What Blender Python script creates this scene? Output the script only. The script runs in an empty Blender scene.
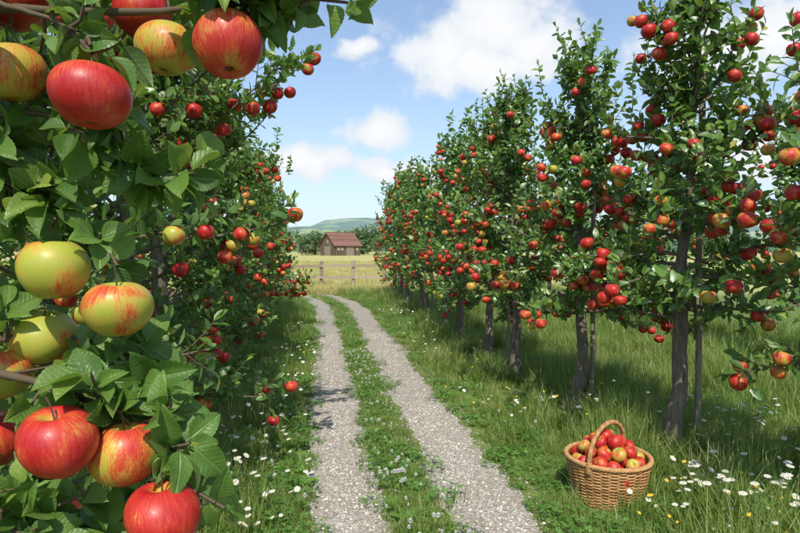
import bpy, math, random, bmesh
import numpy as np
from mathutils import Vector, Matrix
R0 = np.random.default_rng(11)
scene = bpy.context.scene
COL = scene.collection
rad = math.radians

# ------------------------------------------------------------------ mesh builder
class MB:
    def __init__(s):
        s.V=[];s.Q=[];s.T=[];s.L=[];s.R=[];s.QM=[];s.TM=[];s.n=0
    def add(s,V,Q=None,T=None,lc=None,rnd=0.5,mi=0):
        V=np.asarray(V,float).reshape(-1,3);k=len(V)
        s.V.append(V)
        s.L.append(V.copy() if lc is None else np.asarray(lc,float).reshape(-1,3))
        s.R.append(np.full(k,float(rnd)) if np.isscalar(rnd) else np.asarray(rnd,float))
        if Q is not None and len(Q):
            Q=np.asarray(Q,int).reshape(-1,4);s.Q.append(Q+s.n);s.QM.append(np.full(len(Q),mi))
        if T is not None and len(T):
            T=np.asarray(T,int).reshape(-1,3);s.T.append(T+s.n);s.TM.append(np.full(len(T),mi))
        s.n+=k
    def mesh(s,name,mats,smooth=True):
        me=bpy.data.meshes.new(name)
        V=np.concatenate(s.V)
        Q=np.concatenate(s.Q) if s.Q else np.zeros((0,4),int)
        T=np.concatenate(s.T) if s.T else np.zeros((0,3),int)
        nq,nt=len(Q),len(T)
        me.vertices.add(len(V));me.vertices.foreach_set('co',V.astype(np.float32).ravel())
        me.loops.add(nq*4+nt*3)
        me.loops.foreach_set('vertex_index',np.concatenate([Q.ravel(),T.ravel()]).astype(np.int32))
        me.polygons.add(nq+nt)
        ls=np.concatenate([np.arange(nq)*4,nq*4+np.arange(nt)*3]).astype(np.int32)
        me.polygons.foreach_set('loop_start',ls)
        mi=np.concatenate(([np.concatenate(s.QM)] if s.QM else [])+([np.concatenate(s.TM)] if s.TM else []))
        me.polygons.foreach_set('material_index',mi.astype(np.int32))
        me.update(calc_edges=True)
        me.polygons.foreach_set('use_smooth',np.full(nq+nt,bool(smooth)))
        a=me.attributes.new('lc','FLOAT_VECTOR','POINT');a.data.foreach_set('vector',np.concatenate(s.L).astype(np.float32).ravel())
        a=me.attributes.new('rnd','FLOAT','POINT');a.data.foreach_set('value',np.concatenate(s.R).astype(np.float32))
        for m in mats: me.materials.append(m)
        me.update()
        return me

def obj(name,me,parent=None,loc=(0,0,0),rot=(0,0,0),sc=(1,1,1),link=True):
    o=bpy.data.objects.new(name,me)
    o.location=loc;o.rotation_euler=rot;o.scale=sc
    if parent: o.parent=parent
    if link: COL.objects.link(o)
    return o

def nrm(a):
    a=np.asarray(a,float);return a/np.maximum(np.linalg.norm(a,axis=-1,keepdims=True),1e-9)

def tube(mb,pts,r,sides=6,mi=0,rnd=0.5,closed=False,cap=False):
    pts=np.asarray(pts,float);k=len(pts)
    r=np.broadcast_to(np.asarray(r,float),(k,))
    if closed: t=nrm(np.roll(pts,-1,0)-np.roll(pts,1,0))
    else: t=nrm(np.gradient(pts,axis=0))
    ref=np.array([0,0,1.]) if abs(t[:,2]).mean()<.8 else np.array([1.,0,0])
    a=nrm(np.cross(t,ref));b=np.cross(t,a)
    th=np.arange(sides)*2*math.pi/sides
    V=pts[:,None,:]+r[:,None,None]*(np.cos(th)[None,:,None]*a[:,None,:]+np.sin(th)[None,:,None]*b[:,None,:])
    kk=k if closed else k-1
    i=np.arange(kk)[:,None];j=np.arange(sides)[None,:]
    i2=(i+1)%k;j2=(j+1)%sides
    Q=np.stack([i*sides+j,i*sides+j2,i2*sides+j2,i2*sides+j],-1).reshape(-1,4)
    V=V.reshape(-1,3);T=None
    if cap and not closed:
        V=np.vstack([V,pts[:1],pts[-1:]]);c0=k*sides;c1=c0+1
        T=[(c0,(q+1)%sides,q) for q in range(sides)]+[(c1,(k-1)*sides+q,(k-1)*sides+(q+1)%sides) for q in range(sides)]
    mb.add(V,Q,T,rnd=rnd,mi=mi)

def interp(pts,f):
    pts=np.asarray(pts,float);k=len(pts)-1
    f=np.clip(np.asarray(f,float),0,1)*k
    i=np.minimum(f.astype(int),k-1);w=(f-i)[:,None]
    return pts[i]*(1-w)+pts[i+1]*w, nrm(pts[i+1]-pts[i])

def spline(ctrl,n=16):
    c=np.asarray(ctrl,float);c=np.vstack([2*c[0]-c[1],c,2*c[-1]-c[-2]])
    out=[]
    seg=len(c)-3
    for t in np.linspace(0,seg-1e-6,n):
        i=int(t);u=t-i;p0,p1,p2,p3=c[i:i+4]
        out.append(.5*((2*p1)+(-p0+p2)*u+(2*p0-5*p1+4*p2-p3)*u*u+(-p0+3*p1-3*p2+p3)*u**3))
    return np.array(out)

# ------------------------------------------------------------------ materials
def newmat(name):
    m=bpy.data.materials.new(name);m.use_nodes=True
    nt=m.node_tree;nt.nodes.clear()
    return m,nt
def N(nt,t,**kw):
    n=nt.nodes.new(t)
    for k,v in kw.items(): setattr(n,k,v)
    return n
def ramp(nt,fac,stops,interp='LINEAR'):
    n=nt.nodes.new('ShaderNodeValToRGB');n.color_ramp.interpolation=interp
    e=n.color_ramp.elements
    while len(e)<len(stops): e.new(.5)
    for i,(p,c) in enumerate(stops):
        e[i].position=p;e[i].color=(c[0],c[1],c[2],1) if not np.isscalar(c) else (c,c,c,1)
    if fac is not None: nt.links.new(fac,n.inputs[0])
    return n.outputs[0]
def math_(nt,op,a,b=None,c=None,clamp=False):
    n=nt.nodes.new('ShaderNodeMath');n.operation=op;n.use_clamp=clamp
    for i,v in enumerate((a,b,c)):
        if v is None: continue
        if isinstance(v,(int,float)): n.inputs[i].default_value=v
        else: nt.links.new(v,n.inputs[i])
    return n.outputs[0]
def vmath(nt,op,a,b=None,out=0,scale=None):
    n=nt.nodes.new('ShaderNodeVectorMath');n.operation=op
    for i,v in enumerate((a,b)):
        if v is None: continue
        if isinstance(v,(tuple,list)): n.inputs[i].default_value=v
        else: nt.links.new(v,n.inputs[i])
    if scale is not None: n.inputs['Scale'].default_value=scale
    return n.outputs[out]
def noise(nt,vec,scale,detail=4,rough=.55,out='Fac',dist=0):
    n=nt.nodes.new('ShaderNodeTexNoise');n.inputs['Scale'].default_value=scale
    n.inputs['Detail'].default_value=detail;n.inputs['Roughness'].default_value=rough;n.inputs['Distortion'].default_value=dist
    if vec is not None: nt.links.new(vec,n.inputs['Vector'])
    return n.outputs[out]
def mixc(nt,fac,a,b,blend='MIX'):
    n=nt.nodes.new('ShaderNodeMix');n.data_type='RGBA';n.blend_type=blend
    for s,v in ((0,fac),(6,a),(7,b)):
        if isinstance(v,(int,float)): n.inputs[s].default_value=v
        elif isinstance(v,(tuple,list)): n.inputs[s].default_value=(*v[:3],1)
        else: nt.links.new(v,n.inputs[s])
    return n.outputs[2]
def attr(nt,name,out):
    n=nt.nodes.new('ShaderNodeAttribute');n.attribute_name=name;return n.outputs[out]
def bump(nt,h,strength=.3,dist=.01):
    n=nt.nodes.new('ShaderNodeBump');n.inputs['Strength'].default_value=strength;n.inputs['Distance'].default_value=dist
    nt.links.new(h,n.inputs['Height']);return n.outputs[0]
def setc(nt,sock,c):
    if isinstance(c,(tuple,list)): sock.default_value=(*c[:3],1)
    else: nt.links.new(c,sock)
def finish(nt,col,rough=.6,norm=None,spec=.5,coat=0,transl=None,tfac=.25):
    p=nt.nodes.new('ShaderNodeBsdfPrincipled')
    setc(nt,p.inputs['Base Color'],col)
    if isinstance(rough,(int,float)): p.inputs['Roughness'].default_value=rough
    else: nt.links.new(rough,p.inputs['Roughness'])
    p.inputs['Specular IOR Level'].default_value=spec
    p.inputs['Coat Weight'].default_value=coat;p.inputs['Coat Roughness'].default_value=.15
    if norm is not None: nt.links.new(norm,p.inputs['Normal'])
    o=nt.nodes.new('ShaderNodeOutputMaterial')
    if transl is not None:
        t=nt.nodes.new('ShaderNodeBsdfTranslucent');setc(nt,t.inputs[0],transl)
        ms=nt.nodes.new('ShaderNodeMixShader');ms.inputs[0].default_value=tfac
        nt.links.new(p.outputs[0],ms.inputs[1]);nt.links.new(t.outputs[0],ms.inputs[2]);nt.links.new(ms.outputs[0],o.inputs[0])
    else: nt.links.new(p.outputs[0],o.inputs[0])
def finish_light(nt,col,transl=None,tfac=.25,gloss=.05,rough=.4):
    d=nt.nodes.new('ShaderNodeBsdfDiffuse');setc(nt,d.inputs[0],col);cur=d.outputs[0]
    if transl is not None:
        t=nt.nodes.new('ShaderNodeBsdfTranslucent');setc(nt,t.inputs[0],transl)
        ms=nt.nodes.new('ShaderNodeMixShader');ms.inputs[0].default_value=tfac
        nt.links.new(cur,ms.inputs[1]);nt.links.new(t.outputs[0],ms.inputs[2]);cur=ms.outputs[0]
    if gloss>0:
        g=nt.nodes.new('ShaderNodeBsdfGlossy');g.inputs['Roughness'].default_value=rough;g.inputs[0].default_value=(1,1,1,1)
        ms=nt.nodes.new('ShaderNodeMixShader');ms.inputs[0].default_value=gloss
        nt.links.new(cur,ms.inputs[1]);nt.links.new(g.outputs[0],ms.inputs[2]);cur=ms.outputs[0]
    o=nt.nodes.new('ShaderNodeOutputMaterial');nt.links.new(cur,o.inputs[0])

LEAFR=[(0,(.036,.094,.017)),(.35,(.072,.160,.027)),(.7,(.122,.232,.040)),(.93,(.21,.31,.055)),(1,(.32,.30,.05))]
def leaf_material_far():
    m,nt=newmat('apple_leaf')
    r=attr(nt,'rnd','Fac')
    base=ramp(nt,r,LEAFR)
    geo=N(nt,'ShaderNodeNewGeometry')
    col=mixc(nt,math_(nt,'MULTIPLY',geo.outputs['Backfacing'],.45),base,(.17,.24,.11))
    finish_light(nt,col,mixc(nt,r,(.16,.33,.03),(.34,.52,.07)),.28,.055,.40)
    return m
def leaf_material():
    m,nt=newmat('apple_leaf_close')
    r=attr(nt,'rnd','Fac');lc=attr(nt,'lc','Vector')
    base=ramp(nt,r,LEAFR)
    sep=N(nt,'ShaderNodeSeparateXYZ');nt.links.new(lc,sep.inputs[0])
    ax=math_(nt,'ABSOLUTE',sep.outputs[0])
    mid=math_(nt,'SUBTRACT',1,math_(nt,'MULTIPLY',ax,30),clamp=True)
    v=math_(nt,'SUBTRACT',sep.outputs[1],math_(nt,'MULTIPLY',ax,.9))
    v=math_(nt,'PINGPONG',math_(nt,'MULTIPLY',v,9),.5)
    vein=math_(nt,'SUBTRACT',1,math_(nt,'MULTIPLY',v,7),clamp=True)
    vv=math_(nt,'MAXIMUM',mid,math_(nt,'MULTIPLY',vein,.35))
    col=mixc(nt,math_(nt,'MULTIPLY',vv,.5),base,(.20,.31,.09))
    tc=N(nt,'ShaderNodeTexCoord')
    nz=noise(nt,lc,7,4,.65);nw=noise(nt,tc.outputs['Object'],22,3)
    col=mixc(nt,.5,col,mixc(nt,nz,(.55,.55,.55),(1.4,1.35,1.2)),'MULTIPLY')
    col=mixc(nt,ramp(nt,nw,[(.45,0),(.75,.35)]),col,(.18,.23,.05))
    geo=N(nt,'ShaderNodeNewGeometry')
    col=mixc(nt,math_(nt,'MULTIPLY',geo.outputs['Backfacing'],.5),col,(.17,.24,.12))
    h=math_(nt,'ADD',math_(nt,'MULTIPLY',vv,-1),math_(nt,'MULTIPLY',nz,.9))
    tr=mixc(nt,r,(.14,.31,.025),(.33,.51,.06))
    finish(nt,col,ramp(nt,nw,[(.3,.34),(.7,.50)]),bump(nt,h,.5,.003),spec=.45,transl=tr,tfac=.28)
    return m
def apple_material():
    m,nt=newmat('apple_skin')
    r=attr(nt,'rnd','Fac');lc=attr(nt,'lc','Vector')
    sep=N(nt,'ShaderNodeSeparateXYZ');nt.links.new(lc,sep.inputs[0])
    cmb=N(nt,'ShaderNodeCombineXYZ');nt.links.new(sep.outputs[0],cmb.inputs[0]);nt.links.new(sep.outputs[1],cmb.inputs[1])
    dirv=vmath(nt,'NORMALIZE',cmb.outputs[0])
    cz=N(nt,'ShaderNodeCombineXYZ');nt.links.new(math_(nt,'MULTIPLY',sep.outputs[2],.22),cz.inputs[2])
    nt.links.new(math_(nt,'MULTIPLY',r,37),cz.inputs[0])
    sv=vmath(nt,'ADD',dirv,cz.outputs[0])
    st=noise(nt,sv,13,4,.75)
    off=N(nt,'ShaderNodeCombineXYZ');nt.links.new(math_(nt,'MULTIPLY',r,53),off.inputs[1])
    low=noise(nt,vmath(nt,'ADD',lc,off.outputs[0]),1.0,1)
    mott=noise(nt,lc,18,3,.7)
    s=math_(nt,'ADD',math_(nt,'MULTIPLY',math_(nt,'SUBTRACT',st,.5),1.35),math_(nt,'MULTIPLY',math_(nt,'SUBTRACT',low,.5),1.5))
    s=math_(nt,'ADD',s,math_(nt,'MULTIPLY',math_(nt,'SUBTRACT',mott,.5),.6))
    s=math_(nt,'ADD',s,math_(nt,'MULTIPLY',math_(nt,'SUBTRACT',r,.30),1.3))
    rr=vmath(nt,'LENGTH',cmb.outputs[0],out=1)
    top=math_(nt,'MULTIPLY',math_(nt,'SUBTRACT',1,math_(nt,'MULTIPLY',rr,2.2),clamp=True),math_(nt,'GREATER_THAN',sep.outputs[2],0))
    s=math_(nt,'SUBTRACT',s,math_(nt,'MULTIPLY',top,.7))
    col=ramp(nt,s,[(0.0,(.35,.36,.05)),(.16,(.48,.35,.055)),(.36,(.54,.16,.035)),(.58,(.50,.045,.024)),(.98,(.38,.010,.014))])
    vo=N(nt,'ShaderNodeTexVoronoi');nt.links.new(lc,vo.inputs['Vector']);vo.inputs['Scale'].default_value=12
    dots=math_(nt,'LESS_THAN',vo.outputs['Distance'],.085)
    col=mixc(nt,math_(nt,'MULTIPLY',dots,.4),col,(.60,.42,.18))
    bot=math_(nt,'MULTIPLY',math_(nt,'LESS_THAN',rr,.13),math_(nt,'LESS_THAN',sep.outputs[2],0))
    col=mixc(nt,math_(nt,'MULTIPLY',bot,.9),col,(.04,.025,.012))
    finish(nt,col,ramp(nt,mott,[(.3,.36),(.7,.52)]),spec=.40,coat=.02)
    return m
def bark_material(name='bark',dark=(.075,.057,.042),light=(.24,.20,.155),scale=1):
    m,nt=newmat(name)
    tc=N(nt,'ShaderNodeTexCoord')
    mp=N(nt,'ShaderNodeMapping');mp.inputs['Scale'].default_value=(1,1,.25);nt.links.new(tc.outputs['Object'],mp.inputs[0])
    n1=noise(nt,mp.outputs[0],45*scale,5,.68);n2=noise(nt,tc.outputs['Object'],9,3)
    col=ramp(nt,n1,[(.3,dark),(.62,light),(.8,tuple(min(1,c*1.5) for c in light))])
    col=mixc(nt,ramp(nt,n2,[(.5,0),(.75,.55)]),col,(.12,.14,.07))
    finish(nt,col,.9,bump(nt,n1,.9,.02),spec=.2)
    return m
def simple_var(name,c0,c1,rough=.7,scale=20,b=.3,transl=None,spec=.3,flat=False):
    m,nt=newmat(name)
    r=attr(nt,'rnd','Fac')
    if flat:
        finish_light(nt,ramp(nt,r,[(0,c0),(1,c1)]),transl,.3,.03,rough);return m
    tc=N(nt,'ShaderNodeTexCoord')
    n=noise(nt,tc.outputs['Object'],scale,4,.6)
    f=math_(nt,'ADD',math_(nt,'MULTIPLY',r,.6),math_(nt,'MULTIPLY',n,.4))
    col=ramp(nt,f,[(.15,c0),(.85,c1)])
    finish(nt,col,rough,bump(nt,n,b,.005),spec=spec,transl=transl,tfac=.3)
    return m
M_leaf=leaf_material();M_leafF=leaf_material_far();M_apple=apple_material();M_bark=bark_material()
M_twig=simple_var('twig_bark',(.05,.035,.022),(.15,.11,.07),.8,60)
M_stem=simple_var('apple_stem',(.06,.045,.02),(.14,.12,.05),.8,flat=True)
M_stake=bark_material('stake_wood',(.15,.12,.09),(.34,.29,.22),.8)

def grass_material():
    m,nt=newmat('grass_blade')
    r=attr(nt,'rnd','Fac');lc=attr(nt,'lc','Vector')
    sep=N(nt,'ShaderNodeSeparateXYZ');nt.links.new(lc,sep.inputs[0])
    oi=N(nt,'ShaderNodeObjectInfo')
    rr=math_(nt,'ADD',math_(nt,'MULTIPLY',r,.6),math_(nt,'MULTIPLY',oi.outputs['Random'],.4))
    col=ramp(nt,rr,[(.08,(.07,.15,.023)),(.35,(.135,.23,.037)),(.65,(.22,.30,.06)),(.88,(.40,.38,.16))])
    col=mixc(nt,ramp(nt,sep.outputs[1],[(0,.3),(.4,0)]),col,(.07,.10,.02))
    finish_light(nt,col,mixc(nt,rr,(.24,.42,.04),(.44,.50,.11)),.35,.035,.45)
    return m
M_grass=grass_material()
M_dry=simple_var('meadow_grass',(.34,.34,.10),(.60,.50,.22),.8,flat=True,transl=(.45,.42,.14))
M_clover=simple_var('clover_leaf',(.07,.18,.028),(.16,.31,.055),.55,flat=True,transl=(.2,.4,.05))
M_petal=simple_var('white_petal',(.74,.74,.70),(.86,.86,.83),.6,flat=True,transl=(.7,.7,.65))
M_yel=simple_var('yellow_floret',(.60,.36,.02),(.75,.50,.03),.8,flat=True)
M_wick=simple_var('wicker',(.20,.085,.028),(.55,.31,.13),.55,25,.3)
M_stone=simple_var('gravel_stone',(.20,.18,.155),(.60,.56,.49),.9,flat=True)

# ------------------------------------------------------------------ leaves
def leaf_template(st,cols,ser=0,pet=0.0,fold=.32,curl=.22,wave=0):
    V=[];L=[]
    for i,t in enumerate(st):
        if pet and t<pet: w=.012
        else:
            q=(t-pet)/(1-pet)
            w=.285*math.sin(math.pi*min(1,max(0,q))**.82)**.8 if 0<q<1 else .006
            w=max(w,.006)
            if ser and 0<q<1: w*=1+ser*(1 if i%2 else -1)
        for c in cols:
            x=c*w
            V.append((x,t,fold*abs(x)-curl*t*t+wave*math.sin(t*9+c*2)*abs(c)))
            L.append((x,t,0))
    k=len(cols);Q=[]
    for i in range(len(st)-1):
        for j in range(k-1):
            Q.append((i*k+j,i*k+j+1,(i+1)*k+j+1,(i+1)*k+j))
    return np.array(V),np.array(L),np.array(Q)
LOW=[leaf_template([0,.2,.5,.8,1],[-1,0,1],curl=c,fold=f) for c,f in ((.2,.35),(.45,.2),(-.05,.5))]
VLOW=[leaf_template([0,.3,.7,1],[-1,1],curl=c,fold=f) for c,f in ((.2,.35),(.45,.2))]
HST=[0,.1,.16]+list(np.linspace(.2,1,23))
HIGH=[leaf_template(HST,[-1,-.55,0,.55,1],.03,.15,f,c,w) for f,c,w in ((.5,.22,.03),(.25,.5,.05),(.75,.05,.03),(.4,.35,.045),(1.0,.3,.03))]
def add_leaves(mb,P,D,Nn,S,rnd,temps,rng,mi=0):
    P=np.asarray(P);D=nrm(D);Nn=np.asarray(Nn)
    Nn=nrm(Nn-(Nn*D).sum(1,keepdims=True)*D);X=np.cross(D,Nn)
    which=rng.integers(0,len(temps),len(P))
    for w,(V,L,Q) in enumerate(temps):
        I=np.where(which==w)[0]
        if not len(I): continue
        n=len(I);k=len(V);s=S[I][:,None,None]
        W=P[I][:,None,:]+s*(V[None,:,0:1]*X[I][:,None,:]*rng.uniform(.85,1.15,(n,1,1))+V[None,:,1:2]*D[I][:,None,:]+V[None,:,2:3]*Nn[I][:,None,:])
        QQ=(Q[None]+np.arange(n)[:,None,None]*k).reshape(-1,4)
        mb.add(W.reshape(-1,3),QQ,lc=np.tile(L,(n,1)),rnd=np.repeat(rnd[I],k),mi=mi)

# ------------------------------------------------------------------ apples
def apple_template(nu,nv):
    V=[]
    for i in range(nv+1):
        th=math.pi*i/nv
        for j in range(nu):
            ph=2*math.pi*j/nu
            s=math.sin(th)
            r=s**.92*(1+.08*math.cos(th))
            lob=1+.035*math.cos(5*ph)*((1-math.cos(th))/2)**2+.014*math.cos(2*ph+1)+.008*math.cos(3*ph)
            r=r*lob
            z=math.cos(th)*.93
            z-=.36*math.exp(-(r/.27)**2) if th<1.57 else 0
            z+=.22*math.exp(-(r/.22)**2) if th>=1.57 else 0
            V.append((r*math.cos(ph),r*math.sin(ph),z))
    Q=[(i*nu+j,(i+1)*nu+j,(i+1)*nu+(j+1)%nu,i*nu+(j+1)%nu) for i in range(nv) for j in range(nu)]
    return np.array(V),np.array(Q)
A_LO=apple_template(14,11);A_VLO=apple_template(9,7);A_HI=apple_template(48,36)
def add_apple(mb,c,R,rnd,rng,T=A_LO,tilt=.25,stem=True,mi=0,mis=1):
    V,Q=T
    eul=Matrix.Rotation(rng.uniform(0,6.28),3,'Z')
    ta=rng.uniform(0,6.28);ax=Vector((math.cos(ta),math.sin(ta),0))
    M=np.array(Matrix.Rotation(rng.normal(0,tilt),3,ax)@eul)
    sc=np.array([1,1,rng.uniform(.90,1.04)])
    lean=np.array([rng.normal(0,.07),rng.normal(0,.07),0])
    VV=V*sc+V[:,2:3]*lean
    W=(VV@M.T)*R+np.asarray(c)
    mb.add(W,Q,lc=V,rnd=rnd,mi=mi)
    if stem:
        p=np.array([[0,0,.50],[.02,0,.78],[.06,.02,1.05],[.14,.05,1.35]])
        tube(mb,(p@M.T)*R+np.asarray(c),[.035*R,.03*R,.028*R,.04*R],4,mi=mis,rnd=.4)

# ------------------------------------------------------------------ trees
def leaves_on(rng,pts,spacing,acc,ctr,lmin,lmax,start=.1,young=0):
    L=np.linalg.norm(np.diff(pts,axis=0),axis=1).sum()
    n=max(3,int(L*(1-start)/spacing))
    f=np.linspace(start,1,n)+rng.uniform(-.3,.3,n)/n
    P,T=interp(pts,f)
    ang=np.arange(n)*2.4+rng.uniform(0,6.28)+rng.normal(0,.3,n)
    ref=np.where(abs(T[:,2:3])<.85,np.array([[0,0,1.]]),np.array([[1.,0,0]]))
    a=nrm(np.cross(T,ref));b=np.cross(T,a)
    rd=np.cos(ang)[:,None]*a+np.sin(ang)[:,None]*b
    D=T*rng.uniform(.2,.9,(n,1))+rd*.9+rng.normal(0,.2,(n,3))+np.array([0,0,-.12])
    D[-2:]=T[-2:]+rng.normal(0,.25,(2,3))
    out=P-ctr(P);out[:,2]*=.3
    Nn=np.array([0,0,.65])+nrm(out)*.7+T*.3+rng.normal(0,.38,(n,3))
    S=rng.uniform(lmin,lmax,n)*(1-.25*np.clip((f-.8)*5,0,1))
    r=np.clip(rng.normal(.47,.18,n)+young*np.clip(f-.4,0,1),0,.97)
    r[rng.random(n)<.006]=1
    acc.append((P,D,Nn,S,r))
def grow_tree(seed,H=3.5,zmin=.75,rd=1.05,nlimb=50,napp=105,spacing=.024,trunk_r=.07,lmin=.060,lmax=.100,taper=.62,far=False,extra=(),ar=(.041,.055)):
    rng=np.random.default_rng(seed)
    w=MB();lf=MB();ap=MB();acc=[];twigs=[]
    k=14;z=np.linspace(0,H*.95,k)
    wob=np.cumsum(rng.normal(0,.022,(k,2)),axis=0);wob[0]=0
    tr=np.c_[wob,z]
    rr=trunk_r*(1-.86*(z/H)**.8);rr[0]*=1.45
    tt=spline(tr,60);tube(w,tt,np.interp(np.linspace(0,1,60),np.linspace(0,1,k),rr)*(1+rng.normal(0,.05,60)),12,0)
    def ctr(P):
        return np.c_[np.interp(P[:,2],z,tr[:,0]),np.interp(P[:,2],z,tr[:,1]),P[:,2]]
    up=np.array([0,0,1.])
    for i in range(nlimb+len(extra)):
        t=(i+.5)/nlimb
        if i<nlimb:
            z0=zmin+(H*.92-zmin)*t**1.0+rng.normal(0,.05)
            az=i*2.39996+rng.normal(0,.5)
            L=rd*(1.0-taper*t**1.15)*rng.uniform(.6,1.25)
            if t<.12: L*=.8
            el=rad(8+52*t+rng.normal(0,10))
        else:
            z0,az,L,el=extra[i-nlimb];t=.5;el=rad(el)
        p=ctr(np.array([[0,0,z0]]))[0]
        d=np.array([math.cos(az)*math.cos(el),math.sin(az)*math.cos(el),math.sin(el)])
        pts=[p];ns=7
        for s in range(ns):
            d=nrm(d+rng.normal(0,.1,3)+up*(.10 if s>2 else .0)-up*(.08*(1-t)))
            pts.append(pts[-1]+d*L/ns)
        pts=np.array(pts)
        tube(w,pts,np.linspace(.019*(1-.5*t),.004,ns+1),5,0)
        twigs.append(pts[2:])
        leaves_on(rng,pts,spacing*1.5,acc,ctr,lmin,lmax,.25)
        nt_=int(L/.085+2)
        for q in range(nt_):
            f=rng.uniform(.15,1.0)
            P,T=interp(pts,[f])
            dd=nrm(T[0]*.45+rng.normal(0,.55,3)*np.array([1,1,.6])+up*(.25+.35*t))
            l=rng.uniform(.13,.36)*(1.1-.3*f)
            tp=[P[0]]
            for s in range(3):
                dd=nrm(dd+rng.normal(0,.12,3)+up*.12);tp.append(tp[-1]+dd*l/3)
            tp=np.array(tp)
            if not far: tube(w,tp,np.linspace(.0045,.002,4),3,1)
            twigs.append(tp)
            leaves_on(rng,tp,spacing,acc,ctr,lmin,lmax,.12,.35)
    for i in range(15):
        z0=rng.uniform(H*.58,H*.97);p=ctr(np.array([[0,0,z0]]))[0]+np.r_[rng.normal(0,.2,2),0]
        d=nrm(np.array([rng.normal(0,.28),rng.normal(0,.28),1]));l=rng.uniform(.35,.8)
        pts=[p]
        for s in range(5):
            d=nrm(d+rng.normal(0,.06,3));pts.append(pts[-1]+d*l/5)
        pts=np.array(pts);tube(w,pts,np.linspace(.006,.002,6),4,1)
        leaves_on(rng,pts,.022,acc,ctr,lmin,lmax*.95,.02,.4)
    P,D,Nn,S,r=[np.concatenate([a[i] for a in acc]) for i in range(5)]
    add_leaves(lf,P,D,Nn,S,r,VLOW if far else LOW,rng)
    C=np.zeros((0,3));tries=0
    while len(C)<napp and tries<napp*14:
        tries+=1
        tw=twigs[rng.integers(len(twigs))]
        p,_=interp(tw,[rng.uniform(.4,1)]);p=p[0]
        hr=np.linalg.norm((p-ctr(p[None])[0])[:2])
        if hr<.25 or p[2]<zmin-.2 or p[2]>H*.97: continue
        lim=rd*(1.0-taper*max(0,(p[2]-zmin)/(H-zmin))**1.15)
        if rng.random()>(hr/lim)**1.2*1.3: continue
        o=nrm((p-ctr(p[None])[0])*[1,1,0])
        for c in range(rng.choice([1,2,3,4,5],p=[.42,.24,.18,.1,.06])):
            a=rng.uniform(0,6.28)
            q=p+o*.03+np.array([math.cos(a)*.06*(c>0),math.sin(a)*.06*(c>0),-.06-.07*(c>1)])+rng.normal(0,.012,3)
            if len(C) and np.min(np.linalg.norm(C-q,axis=1))<.086: continue
            C=np.vstack([C,q])
            red=rng.choice([rng.uniform(.70,1.0),rng.uniform(.45,.70),rng.uniform(.22,.42)],p=[.75,.20,.05])
            add_apple(ap,q,rng.uniform(*ar),red,rng,A_VLO if far else A_LO,stem=not far)
    print('tree leaves',len(P),'apples',len(C))
    return w.mesh('tree_wood',[M_bark,M_twig]),lf.mesh('tree_foliage',[M_leafF]),ap.mesh('tree_apples',[M_apple,M_stem])

def stake_mesh():
    mb=MB();z=np.linspace(0,3.1,12)
    tube(mb,np.c_[.004*np.sin(z*3),.004*np.cos(z*4),z],.022,8,cap=True)
    return mb.mesh('stake',[M_stake])
ME_stake=stake_mesh()
def place_tree(var,x,y,rz=0,s=1,stake=None):
    e=bpy.data.objects.new('apple_tree',None);e.location=(x,y,0);COL.objects.link(e)
    e.rotation_euler=(0,0,rz);e.scale=(s,s,s);e.empty_display_size=.2
    for nm,me in zip(('trunk_and_limbs','foliage','apples'),var): obj(nm,me.copy(),e)
    if stake:
        o=obj('support_stake',ME_stake.copy(),e);c,s_=math.cos(-rz),math.sin(-rz)
        o.location=(stake[0]*c-stake[1]*s_,stake[0]*s_+stake[1]*c,0)
    return e
RV=[grow_tree(21,zmin=.88,rd=1.0,napp=115),grow_tree(22,H=3.6,zmin=.92,rd=.98,napp=135,nlimb=54),grow_tree(23,H=3.4,zmin=.90,rd=.95,napp=115,nlimb=50),grow_tree(24,H=3.5,zmin=.88,rd=.95,napp=115)]
EX=[(z,a-1.9,l,e) for z,a,l,e in ((1.55,-.15,1.15,20),(1.85,.25,1.2,25),(2.05,-.05,1.25,28),(2.25,-.5,1.15,30),(2.2,.65,1.25,30),(2.45,.15,1.15,34),(2.6,-.2,.95,42),(2.3,.0,1.25,22))]
LV=[grow_tree(31,zmin=.50,rd=.95,nlimb=52,napp=75,taper=.4),grow_tree(32,zmin=.50,rd=1.0,nlimb=50,napp=95,taper=.34,extra=EX)]
FF=dict(nlimb=34,spacing=.040,lmin=.095,lmax=.135,far=True)
RF=[grow_tree(41,H=3.55,zmin=.85,rd=.95,napp=80,**FF),grow_tree(42,H=3.4,zmin=.85,rd=.95,napp=75,**FF)]
LF=[grow_tree(43,H=3.5,zmin=.55,rd=1.0,napp=60,**FF),grow_tree(44,H=3.4,zmin=.55,rd=.98,napp=65,**FF)]
rr=np.random.default_rng(5)
place_tree(RV[0],3.12,2.55,.6,1.0)
place_tree(RV[1],2.66,4.1,0.2,1.03,(.17,-.02))
place_tree(RV[2],2.42,5.4,1.0,1.0,(.2,.0))
place_tree(RV[3],2.33,6.85,2.2,1.0,(-.02,.22))
place_tree(RV[0],2.36,8.3,3.2,1.0,(.1,.15))
for i,y in enumerate([9.8,11.3,12.8,14.3,15.8,17.3,18.8]):
    place_tree(RF[i%2],2.35+rr.normal(0,.05),y,rr.uniform(0,6.28),rr.uniform(.95,1.06),(.1,.15))
place_tree(LV[0],-1.55,2.55,.3,1.0)
place_tree(LV[1],-1.28,3.95,1.9,1.0,(.15,.1))
place_tree(LV[0],-1.36,5.45,3.5,1.03)
place_tree(LV[0],-1.36,7.0,.5,1.0)
for i,y in enumerate([8.5,10.0,11.5,13.0,14.5]):
    place_tree(LF[i%2],-1.33+rr.normal(0,.05),y,rr.uniform(0,6.28),rr.uniform(.96,1.04))
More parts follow.
